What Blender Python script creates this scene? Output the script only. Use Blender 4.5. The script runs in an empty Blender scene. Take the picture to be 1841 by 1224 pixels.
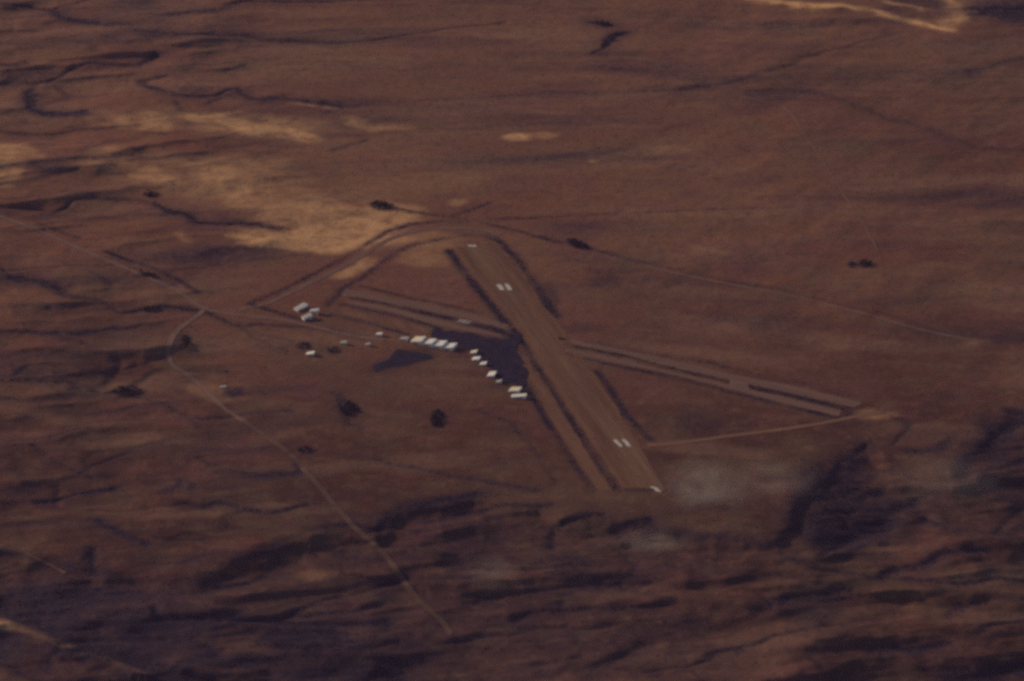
import bpy, math, random
import numpy as np

random.seed(7)
rng = np.random.default_rng(7)
sc = bpy.context.scene
R = math.radians

# ---------------------------------------------------------------- camera
DEP, DIST, LENS = 25.0, 12000.0, 160.0
CAM = np.array([0.0, -DIST * math.cos(R(DEP)), DIST * math.sin(R(DEP))])
cam_data = bpy.data.cameras.new('camera')
cam_data.lens = LENS
cam_data.sensor_width = 36.0
cam_data.clip_start = 10.0
cam_data.clip_end = 200000.0
cam = bpy.data.objects.new('camera', cam_data)
sc.collection.objects.link(cam)
cam.location = CAM
cam.rotation_euler = (R(90 - DEP), 0, 0)
sc.camera = cam

# ---------------------------------------------------------------- sky, sun, exposure
SUN_AZ, SUN_EL = 297.0, 19.5          # degrees clockwise from +Y (the viewing direction): low on the left
world = bpy.data.worlds.new('World')
sc.world = world
world.use_nodes = True
wn = world.node_tree.nodes
wl = world.node_tree.links
wn.clear()
sky = wn.new('ShaderNodeTexSky')
sky.sky_type = 'NISHITA'
sky.sun_disc = False
sky.sun_elevation = R(SUN_EL)
sky.sun_rotation = R(SUN_AZ)
sky.air_density = 1.0
sky.dust_density = 1.5
bg = wn.new('ShaderNodeBackground')
bg.inputs['Strength'].default_value = 0.055
wo = wn.new('ShaderNodeOutputWorld')
wl.new(sky.outputs[0], bg.inputs['Color'])
wl.new(bg.outputs[0], wo.inputs['Surface'])

sun_data = bpy.data.lights.new('sun', 'SUN')
sun_data.energy = 2.5
sun_data.angle = R(6.0)
sun_data.color = (1.0, 0.73, 0.47)
sun = bpy.data.objects.new('sun', sun_data)
sc.collection.objects.link(sun)
to_sun = np.array([math.sin(R(SUN_AZ)) * math.cos(R(SUN_EL)), math.cos(R(SUN_AZ)) * math.cos(R(SUN_EL)), math.sin(R(SUN_EL))])
from mathutils import Vector
sun.rotation_euler = Vector(-to_sun).to_track_quat('-Z', 'Y').to_euler()

sc.view_settings.view_transform = 'Standard'
sc.view_settings.look = 'None'
sc.view_settings.exposure = 0.10
sc.view_settings.gamma = 1.0
sc.view_settings.use_curve_mapping = False
sc.cycles.filter_width = 3.4           # the photograph is a soft long-lens frame
sc.cycles.use_denoising = False        # fine grain, as in the photograph
sc.cycles.volume_bounces = 0
sc.cycles.max_bounces = 4
sc.cycles.sample_clamp_direct = 3.0
sc.cycles.sample_clamp_indirect = 1.0
sc.cycles.caustics_reflective = False
sc.cycles.volume_step_rate = 1.0
sc.cycles.volume_max_steps = 256

# ---------------------------------------------------------------- photo pixels <-> ground
KPX = 36.0 / 1841.0 / LENS
FWD = np.array([0.0, math.cos(R(DEP)), -math.sin(R(DEP))])
UPV = np.array([0.0, math.sin(R(DEP)), math.cos(R(DEP))])

def flat(px, py):
    """where the line of sight through a photo pixel meets the plane z = 0"""
    px = np.asarray(px, float); py = np.asarray(py, float)
    dx = (px - 920.5) * KPX
    dy = (612.0 - py) * KPX
    vy = FWD[1] + UPV[1] * dy
    vz = FWD[2] + UPV[2] * dy
    t = -CAM[2] / vz
    return dx * t + CAM[0], vy * t + CAM[1]

def flat_pts(pts):
    a = np.array(pts, float)
    x, y = flat(a[:, 0], a[:, 1])
    return np.stack([x, y], 1)

# ---------------------------------------------------------------- noise
_tab = {}
def vnoise(x, y, seed):
    if seed not in _tab:
        _tab[seed] = np.random.default_rng(1000 + seed).random((256, 256)) * 2 - 1
    t = _tab[seed]
    xi = np.floor(x).astype(np.int64); yi = np.floor(y).astype(np.int64)
    fx = x - xi; fy = y - yi
    fx = fx * fx * fx * (fx * (fx * 6 - 15) + 10)
    fy = fy * fy * fy * (fy * (fy * 6 - 15) + 10)
    a = t[yi & 255, xi & 255]; b = t[yi & 255, (xi + 1) & 255]
    c = t[(yi + 1) & 255, xi & 255]; d = t[(yi + 1) & 255, (xi + 1) & 255]
    return (a * (1 - fx) + b * fx) * (1 - fy) + (c * (1 - fx) + d * fx) * fy

def fbm(x, y, sx, sy, seed, octaves=5, gain=0.5):
    v = 0; a = 1; tot = 0
    for o in range(octaves):
        v = v + a * vnoise(x / sx + 17.3 * o, y / sy + 9.1 * o, seed + o)
        tot += a; a *= gain; sx *= 0.5; sy *= 0.5
    return v / tot

def ridged(x, y, sx, sy, seed, octaves=4):
    v = 0; a = 1; tot = 0
    for o in range(octaves):
        v = v + a * (1 - 2 * np.abs(vnoise(x / sx + 5.7 * o, y / sy + 3.3 * o, seed + o)))
        tot += a; a *= 0.5; sx *= 0.5; sy *= 0.5
    return v / tot

def sstep(a, b, x):
    t = np.clip((x - a) / (b - a), 0, 1)
    return t * t * (3 - 2 * t)

# ---------------------------------------------------------------- maps over the ground (5 m raster)
STEP = 5.0
X0, X1, Y0, Y1 = -2700.0, 2700.0, -2800.0, 3700.0
gx = np.arange(X0, X1 + 1, STEP); gy = np.arange(Y0, Y1 + 1, STEP)
GX, GY = np.meshgrid(gx, gy)
WX = GX + 28 * fbm(GX, GY, 220, 160, 40, 3) + 10 * fbm(GX, GY, 60, 45, 44, 2)
WY = GY + 22 * fbm(GX, GY, 220, 160, 50, 3) + 9 * fbm(GX, GY, 60, 45, 54, 2)

def seg_dist(P, reach, warp=True):
    """distance to a polyline, only where it is below reach: (slice, distance)"""
    m = reach + (70 if warp else 0)
    i0 = max(0, int((P[:, 1].min() - m - Y0) / STEP)); i1 = min(len(gy), int((P[:, 1].max() + m - Y0) / STEP) + 2)
    j0 = max(0, int((P[:, 0].min() - m - X0) / STEP)); j1 = min(len(gx), int((P[:, 0].max() + m - X0) / STEP) + 2)
    if i1 <= i0 or j1 <= j0:
        return None
    s = (slice(i0, i1), slice(j0, j1))
    xx = (WX if warp else GX)[s]; yy = (WY if warp else GY)[s]
    best = np.full(xx.shape, 1e9)
    for k in range(len(P) - 1):
        ax, ay = P[k]; bx, by = P[k + 1]
        dx, dy = bx - ax, by - ay
        L = dx * dx + dy * dy + 1e-9
        t = np.clip(((xx - ax) * dx + (yy - ay) * dy) / L, 0, 1)
        best = np.minimum(best, (xx - ax - t * dx) ** 2 + (yy - ay - t * dy) ** 2)
    return s, np.sqrt(best)

def smooth_line(pts, n=6):
    """Catmull-Rom through the points"""
    p = np.array(pts, float)
    if len(p) < 3:
        return p
    q = np.vstack([2 * p[0] - p[1], p, 2 * p[-1] - p[-2]])
    out = []
    for i in range(1, len(q) - 2):
        for k in range(n):
            t = k / n
            out.append(0.5 * ((2 * q[i]) + (-q[i - 1] + q[i + 1]) * t + (2 * q[i - 1] - 5 * q[i] + 4 * q[i + 1] - q[i + 2]) * t * t
                              + (-q[i - 1] + 3 * q[i] - 3 * q[i + 1] + q[i + 2]) * t ** 3))
    out.append(q[-2])
    return np.array(out)

H = np.zeros_like(GX)        # height
VEG_SHADE = np.zeros_like(GX)      # cover of dark scrub, plus painted shade at scarp and canyon
SAND_LIGHT = np.zeros_like(GX)     # pale sand, plus painted light on one ridge slope
PALE = np.zeros_like(GX)     # graded, dusty, compacted soil
ROCK = np.zeros_like(GX)     # dark purple-brown rock and shale
BUSH = np.zeros_like(GX)     # where bushes grow

def put(M, s, v):
    M[s] = np.maximum(M[s], v)

n_w = 1 + 0.8 * fbm(GX, GY, 150, 110, 60, 3)
n_b = np.clip(1.0 + 1.0 * fbm(GX, GY, 45, 35, 69, 2), 0.4, 1.3)
n_g = np.clip(0.95 + 1.0 * fbm(GX, GY, 230, 130, 66, 3), 0.45, 1.2)

def gully(pts, w=12, depth=4, veg=0.8, bush=None, smooth=True):
    P = flat_pts(smooth_line(pts, 4) if smooth else pts)
    r = seg_dist(P, w * 6)
    if r is None:
        return
    s, d = r
    u = n_g[s]
    g = np.exp(-(d / (w * n_w[s])) ** 2)
    H[s] -= 0.75 * depth * g
    put(VEG_SHADE, s, veg * np.clip(0.62 * g * u * n_b[s] + 0.46 * u * np.exp(-(d / (2.5 * w)) ** 2), 0, 1))
    put(BUSH, s, 0.55 * (veg if bush is None else bush) * g * np.clip(u, 0, 1))

def strip_line(pts, w=6, depth=0.8, veg=0.75):
    """a straight scrub-grown ditch along the airfield"""
    P = flat_pts(pts)
    r = seg_dist(P, w * 3, warp=False)
    s, d = r
    d = d + 3.5 * fbm(GX[s], GY[s], 45, 45, 71, 3)
    g = np.exp(-(np.maximum(d, 0) / (1.35 * w)) ** 2) * (0.80 + 0.8 * fbm(GX[s], GY[s], 110, 110, 75, 3))
    H[s] -= depth * g
    put(VEG_SHADE, s, np.clip(1.4 * veg * g, 0, 1))
    put(BUSH, s, 0.8 * veg * np.clip(g, 0, 1))

def blob(M, px, py, rx, ry, val, ang=0.0, hard=0.6, tex=0.5, sc_=60, seed=80):
    """an uneven patch; radii in photo pixels"""
    P = flat([px, px + rx, px, px], [py, py, py + ry, py - ry])
    cx, cy = P[0][0], P[1][0]
    ax = abs(P[0][1] - cx); ay = abs(P[1][3] - P[1][2]) / 2
    m = 1.8 * max(ax, ay)
    i0 = max(0, int((cy - m - Y0) / STEP)); i1 = min(len(gy), int((cy + m - Y0) / STEP) + 2)
    j0 = max(0, int((cx - m - X0) / STEP)); j1 = min(len(gx), int((cx + m - X0) / STEP) + 2)
    if i1 <= i0 or j1 <= j0:
        return
    s = (slice(i0, i1), slice(j0, j1))
    x = GX[s] - cx; y = GY[s] - cy
    # rotation is given in photo space
    k = ax / rx; ky = ay / ry
    u = x / k; v = -y / ky
    c, sn = math.cos(R(ang)), math.sin(R(ang))
    a = (u * c + v * sn) / rx; b = (-u * sn + v * c) / ry
    d = np.sqrt(a * a + b * b) + tex * fbm(GX[s], GY[s], sc_ * 1.6, sc_, seed, 4)
    put(M, s, val * (1 - sstep(hard, 1.15, d)))

# --- broad relief of the plain
air = flat_pts([(430, 560), (720, 415), (910, 415), (1050, 580), (1580, 715), (1560, 770), (1215, 800), (1215, 890), (1050, 890), (900, 740), (640, 690), (430, 600)])
def inside(poly, x, y):
    r = np.zeros(x.shape, bool)
    n = len(poly); j = n - 1
    for i in range(n):
        xi, yi = poly[i]; xj, yj = poly[j]
        c = ((yi > y) != (yj > y)) & (x < (xj - xi) * (y - yi) / (yj - yi + 1e-9) + xi)
        r ^= c; j = i
    return r
res = seg_dist(np.vstack([air, air[:1]]), 400, warp=False)
dist_air = np.full_like(GX, 400.0); dist_air[res[0]] = np.minimum(res[1], 400)
dist_air[inside(air, GX, GY)] = 0
wild = sstep(10, 260, dist_air)             # 0 on the airfield, 1 in open country

PX_of = 920.5 + (GX - CAM[0]) / (KPX * (-(CAM[1]) * FWD[1] + GY * FWD[1] - CAM[2] * FWD[2]))
zdepth = (GY - CAM[1]) * FWD[1] - CAM[2] * FWD[2]
PY_of = 612 - ((GY - CAM[1]) * UPV[1] - CAM[2] * UPV[2]) / (KPX * zdepth)

left = sstep(700, 250, PX_of)
DXY = GX * 0.55 + GY * 0.83; DYX = GY * 0.55 - GX * 0.83
H += wild * (6.0 * fbm(GX, GY, 900, 420, 1, 5) + left * (20.0 * ridged(WX + 0.5 * WY, WY - 0.25 * WX, 820, 360, 11, 3) + 15.0 * fbm(DXY, DYX, 640, 300, 17, 3)))
H += wild * sstep(900, 1300, PX_of) * 9.0 * fbm(DXY, DYX, 520, 260, 19, 4)
H += wild * sstep(330, 60, PY_of) * 8.0 * ridged(WX, WY, 1500, 260, 15, 4)
# long faint alluvial streaks on the plain
BX = WX + 260 * fbm(GX, GY, 1500, 900, 24, 2); BY = WY + 150 * fbm(GX, GY, 900, 700, 27, 2)
streak = fbm(BX + 0.9 * BY, BY - 0.06 * BX, 700, 95, 21, 5, 0.5)

# --- the edge of the plateau and the broken country below it
edge_px = [(-900, 990), (-300, 975), (0, 985), (120, 1010), (215, 1013), (290, 1020), (357, 1026), (421, 1002), (488, 976), (539, 955), (620, 945),
           (677, 950), (735, 912), (789, 903), (853, 893), (920, 900), (964, 903), (1010, 925), (1055, 928), (1105, 925), (1172, 934), (1240, 948),
           (1330, 955), (1395, 958), (1423, 930), (1473, 868), (1507, 828), (1560, 800), (1620, 812), (1700, 830), (1762, 800), (1800, 765), (1841, 735),
           (1950, 700), (2300, 640), (2900, 600)]
E = flat_pts(edge_px)
ey = np.interp(WX, E[:, 0], E[:, 1])
below = ey - (WY + 14 * fbm(GX, GY, 90, 90, 65, 3))
canyon_r = sstep(1380, 1480, PX_of)
drop = 17 * (1 - 0.5 * canyon_r - 0.45 * np.exp(-((PX_of - 500) / 130) ** 2)) * sstep(-10, 110, below) + 0.055 * np.clip(below, 0, 2000)
low = sstep(20, 160, below)
H -= drop
H += low * (15 * ridged(WX + 0.6 * WY, WY - 0.2 * WX, 640, 300, 31, 4) + 9 * fbm(DXY, DYX, 420, 220, 33, 3) + 4 * fbm(GX, GY, 150, 90, 36, 4))
# spurs and flutes down the scarp
H += sstep(-5, 40, below) * sstep(300, 70, below) * 3.5 * ridged(WX, WY * 0.3, 110, 110, 38, 4)

# a net of small eroded channels in the broken country and the western hills
def channels(sx, sy, seed, width):
    qx = WX + 0.22 * sx * fbm(GX, GY, sx * 0.6, sy * 0.6, seed + 31, 3); qy = WY + 0.22 * sy * fbm(GX, GY, sx * 0.6, sy * 0.6, seed + 37, 3)
    nn = vnoise((qx + 0.45 * qy) / sx, (qy - 0.2 * qx) / sy, seed)
    return np.exp(-(nn / width) ** 2) * np.clip(0.35 + 1.2 * vnoise(qx / (sx * 0.8) + 40, qy / (sy * 0.8) + 11, seed + 3), 0, 1)
west = left * sstep(-200, 60, PY_of + 150) * wild
for sx_, sy_, sd_, wd_, dep_, vg_ in ((430, 230, 601, 0.10, 5.0, 0.62), (210, 120, 611, 0.13, 3.0, 0.50), (110, 66, 621, 0.16, 1.4, 0.38)):
    ch = channels(sx_, sy_, sd_, wd_)
    H -= ch * dep_ * np.clip(low + 0.55 * west, 0, 1)
    VEG_SHADE = np.maximum(VEG_SHADE, ch * vg_ * np.clip(low + 0.55 * west, 0, 1))

def ridge(pts, w=35, h=12):
    P = flat_pts(smooth_line(pts, 4))
    r = seg_dist(P, w * 3)
    if r is None:
        return
    s, d = r
    H[s] += 0.68 * h * np.exp(-(d / (w * n_w[s])) ** 2)

ridge([(1484, 1003), (1541, 979), (1608, 949), (1635, 925), (1665, 918), (1692, 949), (1726, 962), (1793, 969), (1860, 985), (2000, 1000)], 45, 9)
ridge([(1240, 1040), (1320, 1030), (1390, 1008), (1436, 1016), (1473, 1034), (1524, 1048), (1591, 1060), (1709, 1066), (1841, 1070), (2000, 1075)], 42, 10)
ridge([(836, 1141), (903, 1110), (970, 1083), (1055, 1080), (1140, 1078), (1220, 1077), (1330, 1085), (1400, 1092)], 46, 9)
ridge([(1180, 1205), (1300, 1180), (1420, 1165), (1560, 1130), (1680, 1120), (1841, 1150), (2000, 1160)], 50, 9)
ridge([(380, 1080), (460, 1060), (540, 1045), (620, 1040), (690, 1030)], 38, 12)
ridge([(700, 960), (780, 945), (870, 930), (950, 918)], 28, 7)
ridge([(-80, 1112), (0, 1128), (44, 1140), (88, 1152), (135, 1168), (202, 1188), (263, 1210), (330, 1240)], 30, 16)

# --- washes and gullies of the plain, traced one by one
gully([(-90, 0), (7, 7), (50, 14), (90, 20), (135, 37), (189, 45), (219, 44), (286, 34), (337, 25), (404, 17), (455, 5), (620, 2), (720, -10)], 16, 5, 0.75)
gully([(219, 44), (303, 60), (370, 62), (438, 66), (505, 76), (620, 79), (690, 72), (760, 60), (900, 40)], 14, 4, 0.5)
gully([(90, 22), (110, 12), (141, 5), (180, -12)], 12, 3, 0.6)
gully([(-60, 147), (0, 151), (44, 153), (77, 148), (111, 131), (135, 121), (168, 113), (215, 118), (259, 118), (273, 101)], 16, 5, 0.95)
gully([(60, 152), (50, 168), (64, 188), (81, 202), (128, 205), (158, 202)], 15, 5, 0.95)
gully([(-30, 112), (0, 116), (20, 118), (44, 112)], 10, 3, 0.7)
gully([(85, 150), (98, 163), (108, 170)], 8, 2, 0.6)
gully([(303, 136), (280, 142), (259, 148), (280, 158), (310, 168), (350, 173), (390, 170), (420, 160), (445, 175), (470, 180), (505, 178), (545, 180), (620, 196)], 14, 5, 0.9)
gully([(374, 185), (397, 175)], 9, 2, 0.7)
gully([(316, 182), (337, 198)], 9, 2, 0.6)
gully([(395, 131), (420, 124), (438, 118)], 10, 2, 0.6)
gully([(-60, 230), (0, 235), (44, 239), (84, 242), (135, 236), (202, 232), (242, 230)], 11, 3, 0.7)
gully([(-80, 374), (0, 373), (50, 375), (77, 382), (101, 381), (128, 365), (152, 360), (202, 362), (263, 365), (293, 372), (323, 387), (350, 401), (387, 401), (425, 399), (470, 404), (520, 413)], 14, 6, 0.95)
gully([(-30, 472), (0, 480), (20, 488), (77, 486), (118, 482), (182, 479), (236, 479)], 9, 3, 0.75)
gully([(7, 486), (30, 501), (91, 508), (118, 526), (152, 533), (189, 543), (202, 552), (219, 563), (256, 558), (296, 553), (357, 560)], 12, 4, 0.85)
gully([(377, 565), (410, 578), (431, 586), (471, 584), (539, 588), (600, 595), (650, 606)], 9, 2, 0.8)
gully([(425, 585), (448, 602), (488, 622), (520, 632)], 9, 2, 0.7)
gully([(455, 598), (500, 608), (540, 622)], 8, 1.5, 0.6)
gully([(-40, 598), (50, 598), (101, 600), (168, 595), (200, 590)], 11, 3, 0.75)
gully([(104, 602), (120, 608), (141, 615)], 8, 2, 0.6)
gully([(-30, 610), (0, 614), (27, 622)], 8, 2, 0.6)
gully([(-20, 700), (7, 683), (47, 659)], 8, 2, 0.6)
gully([(-30, 690), (60, 685), (145, 696), (189, 706), (229, 703), (249, 695), (269, 683), (296, 669)], 16, 5, 0.8)
gully([(240, 704), (286, 723), (330, 743), (370, 753), (444, 743), (481, 740), (530, 738)], 12, 4, 0.75)
gully([(330, 743), (350, 767)], 8, 2, 0.5)
gully([(-30, 712), (0, 715), (60, 713)], 9, 2, 0.6)
gully([(-30, 757), (33, 757), (60, 752)], 8, 2, 0.5)
gully([(20, 792), (80, 785), (135, 770)], 9, 2.5, 0.4)
gully([(340, 670), (365, 668), (413, 668)], 9, 2, 0.7)
gully([(60, 800), (91, 817), (141, 841), (168, 858)], 9, 3, 0.65)
gully([(150, 850), (185, 832), (225, 815)], 9, 3, 0.6)
gully([(84, 901), (120, 897), (151, 891), (209, 881)], 14, 5, 0.95)
gully([(182, 938), (200, 952), (215, 962), (256, 982)], 14, 5, 0.8)
gully([(269, 970), (320, 972), (364, 974)], 9, 2, 0.6)
gully([(330, 905), (370, 910), (421, 908), (471, 923), (505, 922), (555, 908)], 12, 4, 0.75)
gully([(360, 822), (397, 844), (454, 858), (498, 858), (542, 848), (525, 815)], 12, 4, 0.7)
gully([(306, 884), (343, 866), (350, 880)], 10, 3, 0.8)
gully([(165, 992), (170, 1010), (175, 1030)], 12, 5, 0.8)
gully([(590, 815), (650, 822), (720, 838), (780, 850), (840, 865), (960, 885)], 8, 1.5, 0.6)
gully([(600, 703), (612, 722), (630, 745), (648, 770)], 9, 2, 0.6)
# far plain
gully([(1160, 168), (1221, 164), (1315, 148), (1372, 135), (1457, 104), (1514, 84), (1620, 60)], 14, 2.5, 0.4, 0.3)
gully([(1349, 165), (1457, 165), (1558, 199), (1608, 215), (1659, 226), (1743, 263), (1860, 275)], 14, 2.5, 0.42, 0.3)
gully([(600, 205), (680, 187), (800, 180), (960, 170), (1160, 168)], 18, 2.5, 0.3, 0.2)
gully([(1072, 40), (1085, 43), (1098, 46)], 16, 4, 1.0)
gully([(1124, 57), (1102, 66), (1085, 84), (1074, 92)], 14, 4, 1.0)
gully([(600, 270), (640, 258), (660, 250)], 10, 2, 0.5)
gully([(1740, 130), (1790, 115), (1860, 100)], 16, 3, 0.5)
gully([(1600, 60), (1700, 78), (1860, 60)], 26, 4, 0.35, 0.2)
# below the scarp, its shaded edge painted into the cover too
gully([(560, 950), (620, 945), (680, 958)], 16, 4, 0.7)
gully([(677, 955), (700, 935), (735, 914), (789, 903), (853, 891)], 17, 4, 0.95)
gully([(782, 939), (850, 925), (900, 915), (953, 912), (990, 908)], 10, 3, 0.7)
gully([(997, 985), (1000, 955), (1021, 939), (1055, 930), (1090, 927)], 18, 5, 0.95)
gully([(1120, 955), (1139, 938), (1169, 934)], 22, 5, 1.0)
gully([(1423, 950), (1440, 920), (1473, 871), (1507, 831), (1560, 806)], 22, 5, 0.9, 1.0)
gully([(1484, 1000), (1510, 978), (1545, 962), (1580, 940), (1612, 915), (1640, 905)], 26, 6, 0.9, 1.0)
gully([(1403, 1000), (1436, 1009), (1473, 1022), (1524, 1034), (1591, 1043), (1709, 1046), (1793, 1038), (1870, 1046)], 13, 5, 0.75)
gully([(1588, 1043), (1601, 1029), (1642, 1019), (1675, 1002), (1709, 994), (1766, 990)], 15, 5, 0.9)
gully([(1660, 935), (1692, 945), (1719, 958), (1760, 958), (1820, 962)], 15, 5, 0.9)
gully([(1800, 960), (1815, 935), (1830, 915), (1860, 905)], 13, 4, 0.7)
gully([(1699, 1110), (1719, 1100), (1746, 1087), (1776, 1080), (1870, 1080)], 15, 5, 0.8)
gully([(1571, 1171), (1608, 1168), (1659, 1171), (1699, 1161)], 15, 5, 0.8)
gully([(1760, 1140), (1800, 1124), (1870, 1115)], 16, 5, 0.9)
gully([(1720, 1224), (1790, 1208), (1870, 1195)], 28, 6, 0.9)
gully([(1770, 812), (1785, 795), (1798, 780), (1812, 762), (1828, 742)], 24, 6, 0.95)
gully([(1608, 800), (1618, 785), (1631, 764), (1612, 752), (1598, 742)], 9, 3, 0.7)
gully([(1640, 812), (1700, 806), (1712, 790)], 12, 3, 0.7)
gully([(1720, 860), (1746, 850), (1790, 842), (1860, 832)], 14, 4, 0.75)
gully([(500, 1110), (560, 1085), (620, 1068), (690, 1055), (715, 1040)], 14, 5, 0.8)
gully([(430, 1120), (520, 1105), (600, 1100), (680, 1090)], 14, 4, 0.7)
gully([(925, 1118), (960, 1103), (1010, 1100), (1060, 1102), (1130, 1096), (1220, 1092)], 14, 4, 0.6)
gully([(880, 1080), (960, 1068), (1010, 1060), (1080, 1055), (1160, 1052)], 13, 4, 0.7)
gully([(1080, 1200), (1130, 1180), (1180, 1160)], 16, 5, 0.7)
gully([(1380, 1100), (1430, 1080), (1480, 1075), (1520, 1068)], 26, 6, 0.9)
gully([(1280, 1180), (1360, 1160), (1430, 1138), (1510, 1126)], 15, 5, 0.75)
gully([(-60, 1060), (0, 1088), (44, 1110), (84, 1132), (140, 1158), (202, 1180), (290, 1200), (380, 1222)], 34, 9, 1.0)
gully([(0, 1195), (40, 1200), (80, 1224)], 26, 6, 0.9)
gully([(220, 1105), (300, 1112), (420, 1116), (520, 1120), (700, 1122)], 16, 5, 0.8)
gully([(657, 1224), (680, 1212), (711, 1222)], 26, 6, 1.0)
gully([(370, 1165), (395, 1175), (410, 1172)], 20, 5, 0.9)

# --- dark thickets and painted canyon shade, pale sand, shale
for a in [(110, 1080, 100, 26, 0.9), (560, 1150, 105, 36, 0.8), (450, 1195, 60, 25, 0.8), (45, 885, 60, 28, 0.65), (60, 140, 60, 20, 0.55),
          (229, 704, 34, 11, 0.95), (265, 494, 26, 7, 0.9), (275, 556, 24, 6, 0.9), (1820, 20, 90, 32, 0.75), (1660, 5, 60, 10, 0.6),
          (275, 352, 20, 8, 0.9), (340, 163, 60, 12, 0.6), (420, 165, 40, 12, 0.7), (1460, 1100, 70, 28, 0.6), (1310, 975, 110, 30, 0.35),
          (820, 985, 110, 40, 0.35), (1020, 1010, 80, 30, 0.5), (1100, 1040, 80, 20, 0.45), (1230, 1125, 120, 30, 0.4), (1490, 915, 62, 90, 0.75), (1555, 950, 90, 34, 0.7), (1790, 790, 50, 60, 0.55), (330, 1062, 150, 32, 0.55), (200, 1050, 160, 40, 0.5), (620, 1000, 80, 25, 0.35),
          (110, 680, 110, 14, 0.35), (240, 270, 24, 8, 0.6), (305, 331, 18, 6, 0.7), (380, 300, 26, 6, 0.6), (110, 305, 40, 8, 0.4),
          (1290, 560, 110, 40, 0.22), (1420, 600, 130, 45, 0.22), (1250, 755, 60, 25, 0.4), (1090, 500, 36, 26, 0.35), (1060, 590, 60, 12, 0.35),
          (500, 620, 60, 14, 0.3), (320, 612, 20, 24, 0.5), (580, 625, 70, 14, 0.3), (470, 745, 40, 8, 0.5), (420, 705, 18, 10, 0.6)]:
    blob(VEG_SHADE, *a, hard=0.3, tex=0.75, sc_=90)
    blob(BUSH, a[0], a[1], a[2], a[3], 0.3 * a[4], hard=0.3, tex=0.75, sc_=90)
for a in [(430, 222, 105, 19, 1.0, 8), (520, 240, 60, 14, 0.9, 10), (250, 215, 90, 18, 0.55, 2), (640, 219, 34, 12, 0.75, 8), (700, 228, 70, 10, 0.35, 0),
          (580, 191, 60, 4, 0.6, 6), (928, 246, 30, 10, 0.85, 0), (970, 242, 46, 7, 0.35, 0), (10, 290, 55, 42, 0.5, 0), (200, 285, 70, 22, 0.4, 0),
          (290, 320, 60, 22, 0.5, 10), (390, 315, 50, 20, 0.55, 0), (420, 345, 50, 18, 0.65, 10), (480, 330, 60, 30, 0.4, 0), (540, 385, 130, 34, 0.5, 5),
          (650, 400, 70, 26, 0.85, 0), (520, 436, 110, 17, 1.0, 6), (600, 447, 60, 14, 0.9, 0), (640, 480, 50, 14, 0.5, -25), (440, 425, 40, 10, 0.8, 5),
          (330, 425, 24, 10, 0.35, 20), (1065, 290, 14, 5, 0.45, 0), (820, 365, 26, 9, 0.4, 0), (1150, 275, 90, 8, 0.22, -5), (1500, 22, 90, 7, 0.0, 10),
          (1270, 450, 55, 9, 0.14, 3), (30, 1130, 70, 12, 0.6, 14), (110, 1156, 50, 7, 0.4, 18), (380, 705, 60, 16, 0.18, 20), (1750, 615, 40, 9, 0.35, 0),  # the lower-left pair paints the lit ridge slope
          (760, 460, 60, 20, 0.25, 0), (1580, 745, 50, 12, 0.35, 0), (700, 1050, 60, 14, 0.0, 0), (560, 1035, 50, 12, 0.2, 0)]:
    blob(SAND_LIGHT, a[0], a[1], a[2], a[3], a[4], ang=a[5], hard=0.35, tex=0.7, sc_=70, seed=90)
def pale_line(pts, w, v):
    P = flat_pts(smooth_line(pts, 4))
    s, d = seg_dist(P, w * 3)
    put(SAND_LIGHT, s, v * np.exp(-(d / (w * n_w[s])) ** 2))
for a in [(600, 405, 165, 46, 0.66, 6), (690, 395, 95, 34, 0.66, 0), (560, 430, 160, 28, 0.9, 6), (450, 330, 170, 60, 0.36, 8), (700, 320, 260, 80, 0.10, 0), (450, 225, 190, 26, 0.5, 6), (240, 290, 160, 40, 0.22, 0), (760, 430, 70, 26, 0.25, 0)]:
    blob(SAND_LIGHT, a[0], a[1], a[2], a[3], a[4], ang=a[5], hard=0.25, tex=0.5, sc_=110, seed=95)
pale_line([(-40, 1112), (0, 1124), (44, 1135), (88, 1149)], 15, 0.36)  # sunlit ridge slope, its light put into the sand colour
pale_line([(88, 1149), (135, 1166), (202, 1186), (263, 1207)], 11, 0.2)  # the same painted light, fading along the slope
pale_line([(1290, -18), (1356, -2), (1424, 8), (1524, 12), (1591, 26), (1659, 43), (1699, 54)], 20, 0.95)
pale_line([(1590, 4), (1630, 11), (1660, 18)], 12, 0.7)
pale_line([(1699, 46), (1728, 34), (1722, 12), (1700, -10)], 26, 0.6)
for a in [(626, 735, 22, 17, 0.95, 20), (785, 752, 16, 22, 0.95, 0), (688, 371, 27, 10, 1.0, 8), (1040, 440, 26, 8, 1.0, 20), (1556, 475, 13, 8, 0.95, 0),
          (1531, 476, 8, 7, 0.9, 0), (332, 616, 11, 19, 0.75, 25), (545, 622, 20, 10, 0.6, 0), (600, 630, 20, 10, 0.6, 0), (549, 810, 20, 9, 0.7, 0),
          (1086, 43, 18, 6, 0.95, 10), (1098, 72, 26, 8, 0.95, -38), (985, 540, 22, 40, 0.55, 0)]:
    blob(VEG_SHADE, a[0], a[1], a[2], a[3], a[4], ang=a[5], hard=0.5, tex=0.35, sc_=60)
blob(BUSH, 1500, 915, 75, 75, 0.5, ang=-40, hard=0.5, tex=0.6, sc_=60)
blob(VEG_SHADE, 1495, 905, 55, 105, 0.8, ang=38, hard=0.6, tex=0.45, sc_=50)  # canyon scrub with its shaded wall painted in
blob(VEG_SHADE, 1560, 945, 95, 34, 0.8, ang=-32, hard=0.6, tex=0.45, sc_=50)
blob(VEG_SHADE, 1800, 790, 36, 60, 0.7, ang=30, hard=0.5, tex=0.45, sc_=50)
blob(VEG_SHADE, 725, 648, 80, 20, 0.6, ang=-14, hard=0.3, tex=0.45, sc_=70)
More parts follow.
